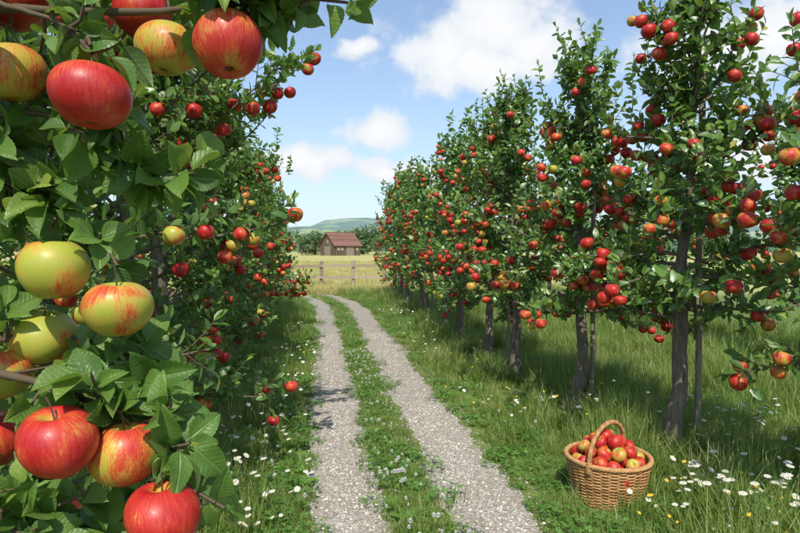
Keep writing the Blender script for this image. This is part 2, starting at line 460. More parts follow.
for i in range(6): place_tree(RF[i%2],6.3+rr.normal(0,.05),4.6+i*2.2,rr.uniform(0,6.28),rr.uniform(.9,1.0))
for i in range(3): place_tree(LF[i%2],-5.2+rr.normal(0,.05),7+i*2.6,rr.uniform(0,6.28),rr.uniform(.9,1.0))

# ------------------------------------------------------------------ foreground tree
def front_tree():
    rng=np.random.default_rng(77)
    w=MB();lf=MB();ap=MB();acc=[]
    A=[((-.287,.766,1.790),.0475,.93),((-.132,.834,1.883),.0475,.72),((-.234,.918,1.902),.0475,.40),((-.447,.905,1.854),.0475,.52),
       ((-.387,.888,1.571),.0475,.30),((-.296,.876,1.514),.0475,.46),((-.44,.965,1.463),.0475,.27),((-.343,.791,1.351),.0475,.96),
       ((-.278,.843,1.314),.0475,.66),((-.215,.795,1.245),.0475,.90),((-.481,.991,1.99),.0475,.8),((-.486,.93,1.414),.046,.46),
       ((-.30,1.02,1.99),.045,.9),((-.52,.98,1.30),.045,.85)]
    tx,ty=-1.5,.62
    k=10;z=np.linspace(0,3.0,k);tr=np.c_[tx+np.cumsum(rng.normal(0,.012,k)),ty+np.cumsum(rng.normal(0,.012,k)),z]
    tube(w,spline(tr,30),np.linspace(.085,.012,30),12,0)
    L=[ [(tx,ty,1.55),(-1.1,.74,1.80),(-.72,.84,1.90),(-.45,.88,1.935),(-.25,.89,1.945),(-.10,.86,1.955),(-.02,.85,1.960)],
        [(-.72,.84,1.90),(-.52,.83,1.93),(-.36,.80,1.90),(-.285,.77,1.845)],
        [(-.72,.84,1.90),(-.58,.92,1.96),(-.40,1.02,2.02),(-.22,1.06,2.06)],
        [(tx,ty,1.25),(-1.1,.75,1.52),(-.8,.84,1.68),(-.56,.90,1.74),(-.46,.92,1.69),(-.39,.93,1.64),(-.33,.92,1.585)],
        [(-.56,.90,1.74),(-.46,.92,1.80),(-.38,.93,1.79),(-.32,.94,1.76),(-.25,.93,1.71)],
        [(-.8,.84,1.68),(-.66,.97,1.63),(-.53,1.02,1.57),(-.44,1.01,1.51)],
        [(tx,ty,.95),(-1.05,.72,1.20),(-.75,.82,1.36),(-.56,.88,1.43),(-.44,.88,1.42),(-.34,.88,1.38),(-.26,.86,1.33),(-.22,.83,1.29)],
        [(-.75,.82,1.36),(-.58,.84,1.30),(-.46,.86,1.24),(-.38,.87,1.19),(-.31,.88,1.17)],
        [(-.56,.88,1.43),(-.46,.93,1.47),(-.38,.96,1.46),(-.31,.96,1.43),(-.26,.93,1.40)],
        [(-1.05,.72,1.20),(-.75,.88,1.15),(-.58,.93,1.11),(-.44,.95,1.10),(-.34,.96,1.09),(-.26,.95,1.10)],
        [(-1.1,.74,1.52),(-.85,.95,1.78),(-.68,1.02,1.82),(-.52,1.05,1.80),(-.40,1.06,1.76)],
        [(-1.05,.72,1.20),(-.72,.72,1.15),(-.56,.74,1.10),(-.45,.75,1.08),(-.36,.77,1.07)] ]
    rads=[.011,.0055,.0055,.010,.0045,.005,.010,.005,.0045,.006,.005,.005]
    shoots=[]
    up=np.array([0,0,1.])
    for c,r0 in zip(L,rads):
        s=spline(c,26);tube(w,s+rng.normal(0,.0013,s.shape),np.linspace(r0,.0026,26)*(1+rng.normal(0,.06,26)),8,1)
        P,T=interp(s,np.linspace(0,1,60));keep=P[:,0]>-.8
        ln=np.linalg.norm(np.diff(s[s[:,0]>-.8],axis=0),axis=1).sum()
        for q in range(int(ln/.0150)):
            i=rng.choice(np.where(keep)[0]);p=P[i];t=T[i]
            d=nrm(t*.25+rng.normal(0,.6,3)+up*.18);l=rng.choice([rng.uniform(.02,.05),rng.uniform(.06,.12)],p=[.62,.38])
            shoots.append(np.array([p,p+d*l*.5,p+d*l+up*l*.1+rng.normal(0,.004,3)]))
    Ac=np.array([a[0] for a in A]);cam=np.array([0,0,1.6])
    def ok(p,m=.055):
        d=cam-Ac;ln=np.linalg.norm(d,axis=1,keepdims=True);d=d/ln
        v=p-Ac;s=np.clip((v*d).sum(1,keepdims=True),0,.5)
        return np.min(np.linalg.norm(v-s*d,axis=1))>m
    for pts in shoots:
        if not (ok(pts[-1],.040) and ok(pts[1],.040)): continue
        tube(w,pts,[.0028,.0024,.002],6,1)
        l=np.linalg.norm(pts[-1]-pts[0])
        n=int(4+l*44)
        f=1-rng.random(n)**1.6*min(1,l/.05)*.9
        P,T=interp(pts,f)
        ang=np.arange(n)*2.4+rng.uniform(0,6)
        t=T[0];a=nrm(np.cross(t,up+.01));b=np.cross(t,a)
        rdv=np.cos(ang)[:,None]*a+np.sin(ang)[:,None]*b
        D=nrm(T*rng.uniform(.1,1.0,(n,1))+rdv*.95+rng.normal(0,.2,(n,3))-up*.1)
        Nn=up*.6+np.array([.1,-.45,0])+T*.25+rng.normal(0,.46,(n,3))
        S=rng.uniform(.038,.074,n)
        keep=np.array([ok(P[i]+D[i]*S[i]*.55,.045) and ok(P[i]+D[i]*S[i]*.95,.036) for i in range(n)])
        if keep.any():
            rnd=np.clip(rng.normal(.5,.22,n),0,.95)
            acc.append((P[keep],D[keep],Nn[keep],S[keep],rnd[keep]))
    for c,R,red in A:
        add_apple(ap,c,R,red,rng,A_HI,.18)
        top=np.array(c)+np.array([0,0,R*1.3])
        best=None
        for cc in L:
            s=spline(cc,40);i=np.argmin(np.linalg.norm(s-top-np.array([0,0,.02]),axis=1));dd=np.linalg.norm(s[i]-top)
            if best is None or dd<best[0]: best=(dd,s[i])
        b_=best[1];mid=(top+b_)/2+np.array([0,0,.012])
        tube(w,spline([top,mid,b_],8),.0024,6,1)
    P,D,Nn,S,r=[np.concatenate([a[i] for a in acc]) for i in range(5)]
    add_leaves(lf,P,D,Nn,S,r,HIGH,rng)
    print('front leaves',len(P))
    e=bpy.data.objects.new('apple_tree',None);COL.objects.link(e)
    obj('trunk_and_limbs',w.mesh('front_wood',[M_bark,M_twig]),e)
    obj('foliage',lf.mesh('front_foliage',[M_leaf]),e)
    obj('apples',ap.mesh('front_apples',[M_apple,M_stem]),e)
front_tree()

# ------------------------------------------------------------------ ground
def xl(y): return .17-.012*y-.030*np.maximum(0,y-15)**2
def xr(y): return 1.03-.010*y-.030*np.maximum(0,y-15)**2
def ground_material():
    m,nt=newmat('ground_turf')
    tc=N(nt,'ShaderNodeNewGeometry');pos=tc.outputs['Position']
    sep=N(nt,'ShaderNodeSeparateXYZ');nt.links.new(pos,sep.inputs[0])
    n1=noise(nt,pos,6,4,.65);n2=noise(nt,pos,.6,3);n3=noise(nt,pos,.03,3)
    g=ramp(nt,n1,[(.3,(.07,.09,.025)),(.5,(.11,.17,.035)),(.7,(.17,.24,.055))])
    g=mixc(nt,ramp(nt,n2,[(.42,0),(.65,.5)]),g,(.18,.15,.08))
    md=ramp(nt,n3,[(.35,(.26,.33,.08)),(.5,(.44,.41,.15)),(.68,(.52,.46,.20))])
    md=mixc(nt,.3,md,ramp(nt,n2,[(.3,(.2,.27,.07)),(.7,(.5,.43,.2))]))
    f=math_(nt,'ADD',sep.outputs[1],math_(nt,'MULTIPLY',n2,3))
    mr=N(nt,'ShaderNodeMapRange');nt.links.new(f,mr.inputs[0]);mr.inputs[1].default_value=19;mr.inputs[2].default_value=23
    col=mixc(nt,mr.outputs[0],g,md)
    finish(nt,col,.95,bump(nt,n1,.6,.04),spec=.1)
    return m
M_ground=ground_material()
def grid_mesh(name,xs,ys,zf,mat):
    X,Y=np.meshgrid(xs,ys);Z=zf(X,Y)
    mb=MB();nx=len(xs);i,j=np.meshgrid(np.arange(len(ys)-1),np.arange(nx-1),indexing='ij')
    Q=np.stack([i*nx+j,i*nx+j+1,(i+1)*nx+j+1,(i+1)*nx+j],-1).reshape(-1,4)
    mb.add(np.c_[X.ravel(),Y.ravel(),Z.ravel()],Q)
    return mb.mesh(name,[mat])
sp=np.concatenate([-np.geomspace(3000,20,16),np.linspace(-16,16,9),np.geomspace(20,3000,16)])
obj('ground',grid_mesh('ground',sp,sp,lambda x,y:0*x,M_ground))
def gravel_material():
    m,nt=newmat('gravel')
    g=N(nt,'ShaderNodeNewGeometry');pos=g.outputs['Position']
    vo=N(nt,'ShaderNodeTexVoronoi');nt.links.new(pos,vo.inputs['Vector']);vo.inputs['Scale'].default_value=60
    n1=noise(nt,pos,3.5,5,.65)
    c=ramp(nt,vo.outputs['Color'],[(.1,(.27,.245,.21)),(.6,(.43,.395,.345)),(1,(.56,.52,.46))])
    c=mixc(nt,ramp(nt,vo.outputs['Distance'],[(.35,0),(.75,.55)]),c,(.18,.155,.12))
    c=mixc(nt,ramp(nt,n1,[(.45,0),(.68,.6)]),c,(.29,.245,.18))
    finish(nt,c,.95,bump(nt,math_(nt,'MULTIPLY',vo.outputs['Distance'],-1),.8,.012),spec=.15)
    return m
M_gravel=gravel_material()
HL,HR=.215,.255
def track(name,fx,seed,hw=.2):
    rng=np.random.default_rng(seed);ys=np.arange(-4,25,.05);k=len(ys)
    def sm(s):
        n=rng.normal(0,1,k);kk=np.exp(-np.linspace(-2,2,s)**2);return np.convolve(n,kk/np.sqrt((kk**2).sum()),'same')
    a=fx(ys)-hw+.02*sm(5)+.03*sm(31);b=fx(ys)+hw+.02*sm(5)+.03*sm(31)
    V=[];C=6
    for j in range(C+1):
        u=j/C;V.append(np.c_[a*(1-u)+b*u,ys,np.full(k,.004)])
    V=np.stack(V,1).reshape(-1,3)
    i,j=np.meshgrid(np.arange(k-1),np.arange(C),indexing='ij');n=C+1
    Q=np.stack([i*n+j,i*n+j+1,(i+1)*n+j+1,(i+1)*n+j],-1).reshape(-1,4)
    mb=MB();mb.add(V,Q);obj(name,mb.mesh(name,[M_gravel]))
track('gravel_path',xl,1,HL);track('gravel_path',xr,2,HR)

# ------------------------------------------------------------------ scatter by geometry nodes
def scatter(name,pts,rz,sc,idx,sources):
    me=bpy.data.meshes.new(name);me.vertices.add(len(pts));me.vertices.foreach_set('co',np.asarray(pts,np.float32).ravel())
    for nm,ty,dat in (('rz','FLOAT',rz),('sc','FLOAT',sc),('idx','INT',idx)):
        a=me.attributes.new(nm,ty,'POINT');a.data.foreach_set('value',np.asarray(dat,np.int32 if ty=='INT' else np.float32))
    o=obj(name,me)
    c=bpy.data.collections.new(name+'_parts')
    for s in sources: c.objects.link(s)
    ng=bpy.data.node_groups.new(name+'_scatter','GeometryNodeTree')
    ng.interface.new_socket('Geometry',in_out='INPUT',socket_type='NodeSocketGeometry')
    ng.interface.new_socket('Geometry',in_out='OUTPUT',socket_type='NodeSocketGeometry')
    gi=ng.nodes.new('NodeGroupInput');go=ng.nodes.new('NodeGroupOutput')
    ip=ng.nodes.new('GeometryNodeInstanceOnPoints');ci=ng.nodes.new('GeometryNodeCollectionInfo')
    ci.inputs['Collection'].default_value=c;ci.inputs['Separate Children'].default_value=True;ci.inputs['Reset Children'].default_value=True
    ip.inputs['Pick Instance'].default_value=True
    def na(nm,t):
        n=ng.nodes.new('GeometryNodeInputNamedAttribute');n.data_type=t;n.inputs['Name'].default_value=nm
        return [s for s in n.outputs if s.enabled and s.name=='Attribute'][0]
    cx=ng.nodes.new('ShaderNodeCombineXYZ')
    L=ng.links
    L.new(na('rz','FLOAT'),cx.inputs[2]);L.new(cx.outputs[0],ip.inputs['Rotation'])
    L.new(na('sc','FLOAT'),ip.inputs['Scale']);L.new(na('idx','INT'),ip.inputs['Instance Index'])
    L.new(gi.outputs[0],ip.inputs['Points']);L.new(ci.outputs[0],ip.inputs['Instance']);L.new(ip.outputs[0],go.inputs[0])
    md=o.modifiers.new('scatter','NODES');md.node_group=ng
    return o
def blades(mb,rng,n,R,h0,h1,wd,mi=0,lean=.5,rndc=.45):
    rr=R*np.sqrt(rng.random(n));a=rng.uniform(0,6.28,n);base=np.c_[rr*np.cos(a),rr*np.sin(a),np.full(n,-.01)]
    h=rng.uniform(h0,h1,n);la=rng.uniform(0,6.28,n);ld=np.c_[np.cos(la),np.sin(la),0*la];sd=np.c_[-np.sin(la),np.cos(la),0*la]
    tw=rng.uniform(-.8,.8,n)[:,None];sd=nrm(sd+ld*tw)
    ln=np.abs(rng.normal(lean,.3,n))
    st=[0,.5,1];ws=[1,.8,.06];V=[];LC=[]
    for t,wf in zip(st,ws):
        c=base+ld*(h*ln*t**2*.8)[:,None]+np.array([0,0,1])*(h*t*(1-.25*ln*t))[:,None]
        for s in (-1,1):
            V.append(c+sd*s*wd*wf/2);LC.append(np.c_[np.full(n,s),np.full(n,t),0*h])
    V=np.stack(V,1);LC=np.stack(LC,1)
    q=np.array([[0,1,3,2],[2,3,5,4]])
    Q=(q[None]+np.arange(n)[:,None,None]*6).reshape(-1,4)
    rnd=np.clip(rng.normal(rndc,.22,n),0,1)
    mb.add(V.reshape(-1,3),Q,lc=LC.reshape(-1,3),rnd=np.repeat(rnd,6),mi=mi)
def clover(mb,rng,n,R,mi=0):
    for i in range(n):
        a=rng.uniform(0,6.28);r=R*math.sqrt(rng.random());h=rng.uniform(.02,.07)
        c=np.array([r*math.cos(a),r*math.sin(a),h]);s=rng.uniform(.008,.014)
        tn=nrm(np.array([rng.normal(0,.3),rng.normal(0,.3),1]));x=nrm(np.cross(tn,[1,.2,0]));y=np.cross(tn,x)
        a0=rng.uniform(0,6.28);rn=rng.random()
        for k in range(3):
            b=a0+k*2.094;d=x*math.cos(b)+y*math.sin(b);e=np.cross(tn,d)
            V=[c,c+d*s*.6+e*s*.55+tn*s*.15,c+d*s*1.3+e*s*.55,c+d*s*1.25,c+d*s*1.3-e*s*.55,c+d*s*.6-e*s*.55+tn*s*.15]
            mb.add(V,[(0,3,2,1),(0,5,4,3)],rnd=rn,mi=mi)
SRC=[]
rg=np.random.default_rng(3)
for i in range(4):
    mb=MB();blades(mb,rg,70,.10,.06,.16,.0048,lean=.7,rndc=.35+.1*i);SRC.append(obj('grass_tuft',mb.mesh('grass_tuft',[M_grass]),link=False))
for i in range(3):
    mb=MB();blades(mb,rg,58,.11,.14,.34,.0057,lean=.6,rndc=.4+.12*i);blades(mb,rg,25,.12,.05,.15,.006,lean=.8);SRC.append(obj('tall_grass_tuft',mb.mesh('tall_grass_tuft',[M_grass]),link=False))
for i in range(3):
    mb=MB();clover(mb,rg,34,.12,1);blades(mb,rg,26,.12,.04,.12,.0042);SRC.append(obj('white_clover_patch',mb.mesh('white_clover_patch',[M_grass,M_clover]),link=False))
for i in range(2):
    mb=MB();n=12;a=np.arange(n)*2.4;D=np.c_[np.cos(a),np.sin(a),rg.uniform(.25,1.0,n)]
    add_leaves(mb,np.zeros((n,3)),D,np.tile([0,0,1.],(n,1))+rg.normal(0,.1,(n,3)),rg.uniform(.05,.11,n),rg.uniform(.3,.95,n),LOW[:2],rg)
    SRC.append(obj('dandelion_rosette',mb.mesh('dandelion_rosette',[M_clover]),link=False))
for i,s in enumerate(SRC): s.name='%02d_%s'%(i,s.name)
def gen_grass():
    rng=np.random.default_rng(8);pts=[];sc=[];idx=[]
    def band(x0,x1,y0,y1,dens):
        n=int((x1-x0)*(y1-y0)*dens);return rng.uniform(x0,x1,n),rng.uniform(y0,y1,n)
    for b in ((-1.6,4.2,1.8,5,135),(-2.2,5,5,9,75),(-7,8,-3,1.8,8),(-7,-2.0,1.8,10,12),(4.8,10,1.8,10,25),(-3.5,8,9,21,30)):
        x,y=band(*b)
        dl=np.abs(x-xl(y))-HL;dr=np.abs(x-xr(y))-HR;d=np.minimum(dl,dr)
        keep=d>rng.normal(0,.04,len(x))
        x,y,d=x[keep],y[keep],d[keep]
        mid=(x>xl(y))&(x<xr(y))
        outer=np.clip(np.where(x>xr(y),(x-xr(y)-.35)/.9,(xl(y)-.3-x)/.8),0,1)
        patch=np.sin(x*2.3+y*.9+1)*np.sin(y*1.7-x*1.1)+.5*np.sin(x*6.1-y*4.3)
        u=rng.random(len(x))
        pt=outer*(.55+.22*patch)
        cf=np.clip(.28+.10*mid-.25*patch,.03,.75)
        k=np.where(u<pt,rng.integers(4,7,len(x)),np.where(rng.random(len(x))<cf,rng.integers(7,10,len(x)),rng.integers(0,4,len(x))))
        k=np.where(rng.random(len(x))<.035,rng.integers(10,12,len(x)),k)
        s=rng.uniform(.65,1.15,len(x))*(.70+.38*outer)*np.clip(.55+d*3,.45,1)
        s=np.where(k>=7,rng.uniform(.8,1.2,len(x)),s)
        if b[4]<40: s=s*1.25
        pts.append(np.c_[x,y,0*x]);sc.append(s*(1+.28*patch));idx.append(k)
    P=np.concatenate(pts);n=len(P);print('grass',n)
    scatter('grass',P,rng.uniform(0,6.28,n),np.concatenate(sc),np.concatenate(idx),SRC)
gen_grass()
S2=[]
for i in range(3):
    mb=MB();blades(mb,rg,50,.35,.12,.38,.014,lean=.5);s=obj('%02d_meadow_tuft'%i,mb.mesh('meadow_tuft',[M_dry]),link=False);S2.append(s)
n=3500;yy=20.5+55*R0.random(n)**1.7;xx=R0.uniform(-1,1,n)*(6+yy*.15)
scatter('meadow_grass',np.c_[xx,yy,0*xx],R0.uniform(0,6.28,n),R0.uniform(.5,1.1,n),R0.integers(0,3,n),S2)
def daisy(h,Rr,rng,pm=None):
    mb=MB();tube(mb,[(0,0,0),(.01,.0,h*.5),(.015,.01,h)],.0013,4,mi=2)
    tn=nrm(np.array([rng.normal(0,.25),-.40+rng.normal(0,.2),1]));x=nrm(np.cross(tn,[1,.1,0]));y=np.cross(tn,x);c=np.array([.015,.01,h])
    n=15
    for k in range(n):
        b=k*2*math.pi/n+rng.normal(0,.05);d=x*math.cos(b)+y*math.sin(b);e=np.cross(tn,d);l=Rr*rng.uniform(.9,1.05);wd=Rr*.17
        V=[c+d*Rr*.2-e*wd*.4,c+d*Rr*.2+e*wd*.4,c+d*l*.75+e*wd+tn*Rr*.08,c+d*l,c+d*l*.75-e*wd+tn*Rr*.08]
        mb.add(V,[(0,1,2,4)],[(4,2,3)],rnd=rng.random(),mi=0)
    V=[];m=8
    for q,(r_,z_) in enumerate(((.3,.0),(.24,.1),(.12,.15))):
        for k in range(m): V.append(c+Rr*r_*(x*math.cos(k*.7854)+y*math.sin(k*.7854))+tn*Rr*z_)
    V.append(c+tn*Rr*.17)
    Q=[(q*m+k,q*m+(k+1)%m,(q+1)*m+(k+1)%m,(q+1)*m+k) for q in range(2) for k in range(m)]
    mb.add(V,Q,[(2*m+k,2*m+(k+1)%m,3*m) for k in range(m)],rnd=.5,mi=1)
    return mb.mesh('daisy',[pm or M_petal,M_yel,M_grass])
def cloverfl(h,Rr,rng):
    mb=MB();tube(mb,[(0,0,0),(.005,.0,h*.5),(.0,.01,h)],.0012,4,mi=1)
    n=60;i=np.arange(n)+.5;ph=np.arccos(1-1.6*i/n);th=i*2.4
    for a,b in zip(ph,th):
        d=np.array([math.sin(a)*math.cos(b),math.sin(a)*math.sin(b),math.cos(a)]);c=np.array([0,.01,h]);s=nrm(np.cross(d,[.1,.2,1]))*Rr*.16
        mb.add([c+d*Rr*.4-s,c+d*Rr*.4+s,c+d*Rr*1.0+s*.6+[0,0,Rr*.1],c+d*Rr*1.0-s*.6+[0,0,Rr*.1]],[(0,1,2,3)],rnd=rng.random(),mi=0)
    return mb.mesh('clover_flower',[M_petal,M_grass])
S3=[obj('%02d_daisy'%i,daisy(h,.018,rg),link=False) for i,h in enumerate((.12,.17,.24))]+[obj('%02d_clover_flower'%(i+3),cloverfl(h,.011,rg),link=False) for i,h in enumerate((.085,.12))]+[obj('05_buttercup',daisy(.17,.011,rg,M_yel),link=False)]
P=[];I=[]
def fl(n,x0,x1,y0,y1,kinds,g=.22):
    nc=max(1,n//7);cx=rg.uniform(x0,x1,nc);cy=rg.uniform(y0,y1,nc)
    for k in range(n):
        c=rg.integers(nc);x=cx[c]+rg.normal(0,g);y=cy[c]+rg.normal(0,g)
        if min(abs(x-xl(y))-HL,abs(x-xr(y))-HR)<0.0: continue
        if (x-1.8)**2+(y-3.48)**2<.085: continue
        P.append((x,y,0));I.append(rg.choice(kinds))
fl(200,1.9,3.2,2.55,3.3,[0,1,2,2,5]);fl(100,2.3,3.6,3.6,5.5,[1,2,2,5]);fl(190,-.95,-.25,3.0,6.5,[0,1,2,3]);fl(80,-.8,-.25,6,12,[0,1,5]);
fl(200,.42,.70,2.5,9,[3,4,4],.12);fl(40,.35,.7,6,14,[3],.1);fl(140,1.45,2.2,3,12,[3,4,0,5,1]);fl(50,1.4,2.2,9,18,[0,1])
I=np.array(I);P=np.array(P);scatter('wildflowers',P,rg.normal(0,.8,len(P)),rg.uniform(.7,1.4,len(P)),I,S3)
S4=[]
for i in range(5):
    bm=bmesh.new();bmesh.ops.create_icosphere(bm,subdivisions=2,radius=1)
    sc=rg.uniform(.6,1.1,3)*[1,1,.65];pl=[(nrm(rg.normal(0,1,3)),rg.uniform(.55,.85)) for _ in range(7)]
    V=np.array([v.co[:] for v in bm.verts])
    for nn,dd in pl:
        ex=V@nn-dd;V=V-np.maximum(ex,0)[:,None]*nn
    V=V*sc;T=[[v.index for v in f.verts] for f in bm.faces];bm.free()
    mb=MB();mb.add(V,None,T,rnd=[.15,.4,.55,.7,1][i]);S4.append(obj('%02d_pebble'%i,mb.mesh('pebble',[M_stone],smooth=False),link=False))
PS=[];SS=[]
for fx,hw in ((xl,HL),(xr,HR)):
    for y0,y1,d,smin,smax in ((2.4,6,3000,.004,.012),(6,11,900,.0055,.013)):
        n=int((y1-y0)*2*hw*d);y=rg.uniform(y0,y1,n);x=fx(y)+np.clip(rg.normal(0,hw*.62,n),-hw*1.45,hw*1.45)
        PS.append(np.c_[x,y,np.full(n,.006)]);SS.append(smin+(smax-smin)*rg.random(n)**2.5*1.2)
PS=np.concatenate(PS);n=len(PS)
scatter('gravel_stones',PS,rg.uniform(0,6.28,n),np.concatenate(SS),rg.integers(0,5,n),S4)

# ------------------------------------------------------------------ basket
def basket():
    rng=np.random.default_rng(9)
    e=bpy.data.objects.new('wicker_basket',None);e.location=(1.80,3.48,.0);COL.objects.link(e)
    H=.27;Rf=lambda z:.198+.058*(z/H)**.8
    mb=MB();NS=30
    for k in range(NS):
        a=2*math.pi*k/NS;zz=np.linspace(.0,H,10)
        tube(mb,np.c_[Rf(zz)*math.cos(a),Rf(zz)*math.sin(a),zz],.0036,6,rnd=.35)
    rows=26;th=np.linspace(0,2*math.pi,181)[:-1]
    for q in range(rows):
        z=.010+q*(H-.02)/(rows-1)
        o=.0055*np.cos(NS/2*th+math.pi*q)
        r=Rf(z)+o
        tube(mb,np.c_[r*np.cos(th),r*np.sin(th),z+.0012*np.sin(th*7+q)],.0048,6,rnd=rng.uniform(.2,1),closed=True)
    obj('woven_side',mb.mesh('woven_side',[M_wick]),e)
    mb=MB()
    def rope(path_f,n,strands,rr_,tr,twist,closed):
        for s in range(strands):
            t=np.linspace(0,1,n+1)[:n if closed else n+1]
            C,A,B=path_f(t)
            ph=2*math.pi*(twist*t+s/strands)
            tube(mb,C+A*(rr_*np.cos(ph))[:,None]+B*(rr_*np.sin(ph))[:,None],tr,6,rnd=rng.uniform(.35,1),closed=closed)
    def ring(R_,z_):
        def f(t):
            a=2*math.pi*t;er=np.c_[np.cos(a),np.sin(a),0*a];return er*R_+[0,0,z_],er,np.tile([0,0,1.],(len(t),1))
        return f
    rope(ring(.259,H+.004),360,3,.0085,.0078,26,True);rope(ring(.201,.012),300,3,.0065,.006,22,True)
    obj('rim',mb.mesh('rim',[M_wick]),e)
    mb=MB();ha=rad(38)
    ex=np.array([math.cos(ha),math.sin(ha),0])
    def arch(t):
        a=math.pi*(1.0-t)
        C=ex[None]*(.253*np.cos(a)*(1-.06*np.sin(a)))[:,None]+np.array([0,0,1.])*(H-.05+.05*np.minimum(1,np.sin(a)*4)+.215*np.sin(a)**.8)[:,None]
        T=nrm(np.gradient(C,axis=0));B=np.tile(np.cross(ex,[0,0,1.]),(len(t),1));A=np.cross(T,B);return C,A,B
    rope(arch,200,4,.0085,.0072,11,False)
    for s in (-1,1):
        b=ex*s*.255
        for q in range(6):
            z=H-.035+q*.011;aa=np.linspace(0,6.283,17)[:-1]
            tube(mb,b+np.c_[.017*np.cos(aa),.017*np.sin(aa),np.full(16,z)],.004,5,closed=True,rnd=.7)
    obj('handle',mb.mesh('handle',[M_wick]),e)
    mb=MB();n=48;V=[];a=np.arange(n)*2*math.pi/n
    zs=[.004,.08,.16,H]
    for z in zs: V.append(np.c_[(Rf(z)-.011)*np.cos(a),(Rf(z)-.011)*np.sin(a),np.full(n,z)])
    V=np.vstack(V+[np.array([[0,0,.004]])])
    Q=[(q*n+k,q*n+(k+1)%n,(q+1)*n+(k+1)%n,(q+1)*n+k) for q in range(3) for k in range(n)]
    mb.add(V,Q,[(4*n,(k+1)%n,k) for k in range(n)],rnd=.0)
    obj('lining',mb.mesh('lining',[M_wick]),e)
    mb=MB();T=apple_template(24,18)
    for z,rings in ((.20,((.195,13),(.11,7),(0,1))),(.262,((.190,12),(.105,7),(0,1))),(.325,((.14,9),(.055,3))),(.376,((.075,5),)),(.412,((.02,1),))):
        for r_,k in rings:
            o=rng.uniform(0,6)
            for q in range(k):
                an=o+q*2*math.pi/k+rng.normal(0,.04)
                add_apple(mb,(r_*math.cos(an)+rng.normal(0,.004),r_*math.sin(an)+rng.normal(0,.004),z+rng.normal(0,.007)),rng.uniform(.042,.048),rng.choice([rng.uniform(.65,1),.5],p=[.78,.22]),rng,T,.9)
    obj('apples',mb.mesh('basket_apples',[M_apple,M_stem]),e)
basket()

# ------------------------------------------------------------------ fence
def box(mb,c,s,rnd=.5,mi=0,rz=0):
    x,y,z=[v/2 for v in s]
    V=np.array([(a*x,b*y,d*z) for d in(-1,1) for a,b in((-1,-1),(1,-1),(1,1),(-1,1))],float)
    cr,sr=math.cos(rz),math.sin(rz);V=V@np.array([[cr,sr,0],[-sr,cr,0],[0,0,1]])+np.asarray(c)
    mb.add(V,[(0,3,2,1),(4,5,6,7),(0,1,5,4),(1,2,6,5),(2,3,7,6),(3,0,4,7)],rnd=rnd,mi=mi)
mb=MB();ff=np.random.default_rng(4)
for i in range(24):
    x=-15+i*1.35
    tube(mb,[(x,25,0),(x+ff.normal(0,.01),25,.5),(x+ff.normal(0,.02),25,1.12+ff.normal(0,.02))],.07,8,cap=True,rnd=ff.random())
    for z in (.40,.90): box(mb,(x+.675,24.90,z+ff.normal(0,.012)),(1.36,.035,.12),ff.random())
M_fence=simple_var('weathered_fence_wood',(.20,.155,.11),(.42,.34,.25),.85,8)
obj('wooden_fence',mb.mesh('fence',[M_fence],smooth=False))

# ------------------------------------------------------------------ barn
def barn():
    e=bpy.data.objects.new('wooden_barn',None);e.location=(4.0,152,0);e.rotation_euler=(0,0,rad(36));COL.objects.link(e)
    Mw=simple_var('barn_boards',(.075,.052,.038),(.165,.125,.092),.85,2);Mr=simple_var('barn_roof_tiles',(.14,.070,.052),(.24,.125,.095),.85,3)
    Md=simple_var('barn_door',(.20,.16,.12),(.30,.25,.20),.8,3);Mt=simple_var('barn_trim',(.30,.24,.18),(.4,.34,.26),.8,3)
    W,D,h,hr=8.2,6.4,2.7,5.8
    mb=MB();r=np.random.default_rng(2)
    nb=30
    for i in range(nb):
        x=-W/2+(i+.5)*W/nb
        for y in(-D/2,D/2): box(mb,(x,y,h/2),(W/nb-.015,.08+.03*(i%2),h),r.random())
    nb=22
    for i in range(nb):
        y=-D/2+(i+.5)*D/nb;hh=h+(hr-h)*(1-abs(y)/(D/2))-.08
        for x in(-W/2,W/2): box(mb,(x,y,hh/2),(.08+.03*(i%2),D/nb-.015,hh),r.random())
    obj('walls',mb.mesh('walls',[Mw],smooth=False),e)
    mb=MB();ov=.5;ln=W+1.0
    sl=math.hypot(D/2,hr-h);ux,uz=(D/2)/sl,(hr-h)/sl
    for s in(-1,1):
        for i in range(14):
            t0=(i/14)*(sl+ov);t1=((i+1)/14)*(sl+ov)+.05
            y0,z0=s*t0*ux,hr-t0*uz+.10;y1,z1=s*t1*ux,hr-t1*uz+.13
            V=[(-ln/2,y0,z0),(ln/2,y0,z0),(ln/2,y1,z1),(-ln/2,y1,z1),(-ln/2,y0,z0-.07),(ln/2,y0,z0-.07),(ln/2,y1,z1-.08),(-ln/2,y1,z1-.08)]
            mb.add(V,[(0,1,2,3),(4,7,6,5),(0,4,5,1),(1,5,6,2),(2,6,7,3),(3,7,4,0)],rnd=r.random())
    tube(mb,[(-ln/2,0,hr+.12),(ln/2,0,hr+.12)],.12,8,cap=True,rnd=.3)
    obj('roof',mb.mesh('roof',[Mr],smooth=False),e)
    mb=MB()
    box(mb,(.6,-D/2-.08,1.15),(2.2,.06,2.3),.5)
    for x in(-.5,1.7): box(mb,(x+.0,-D/2-.10,1.17),(.14,.07,2.4),.9)
    box(mb,(-W/2-.08,0,1.2),(.06,2.4,2.4),.2);box(mb,(-W/2-.08,0,3.6),(.06,.9,.9),.6)
    obj('doors',mb.mesh('doors',[Md],smooth=False),e)
    mb=MB()
    for x in(-3,-1.9,3): box(mb,(x,-D/2-.08,1.7),(.75,.06,.75),.9)
    obj('windows',mb.mesh('windows',[Mt],smooth=False),e)
barn()

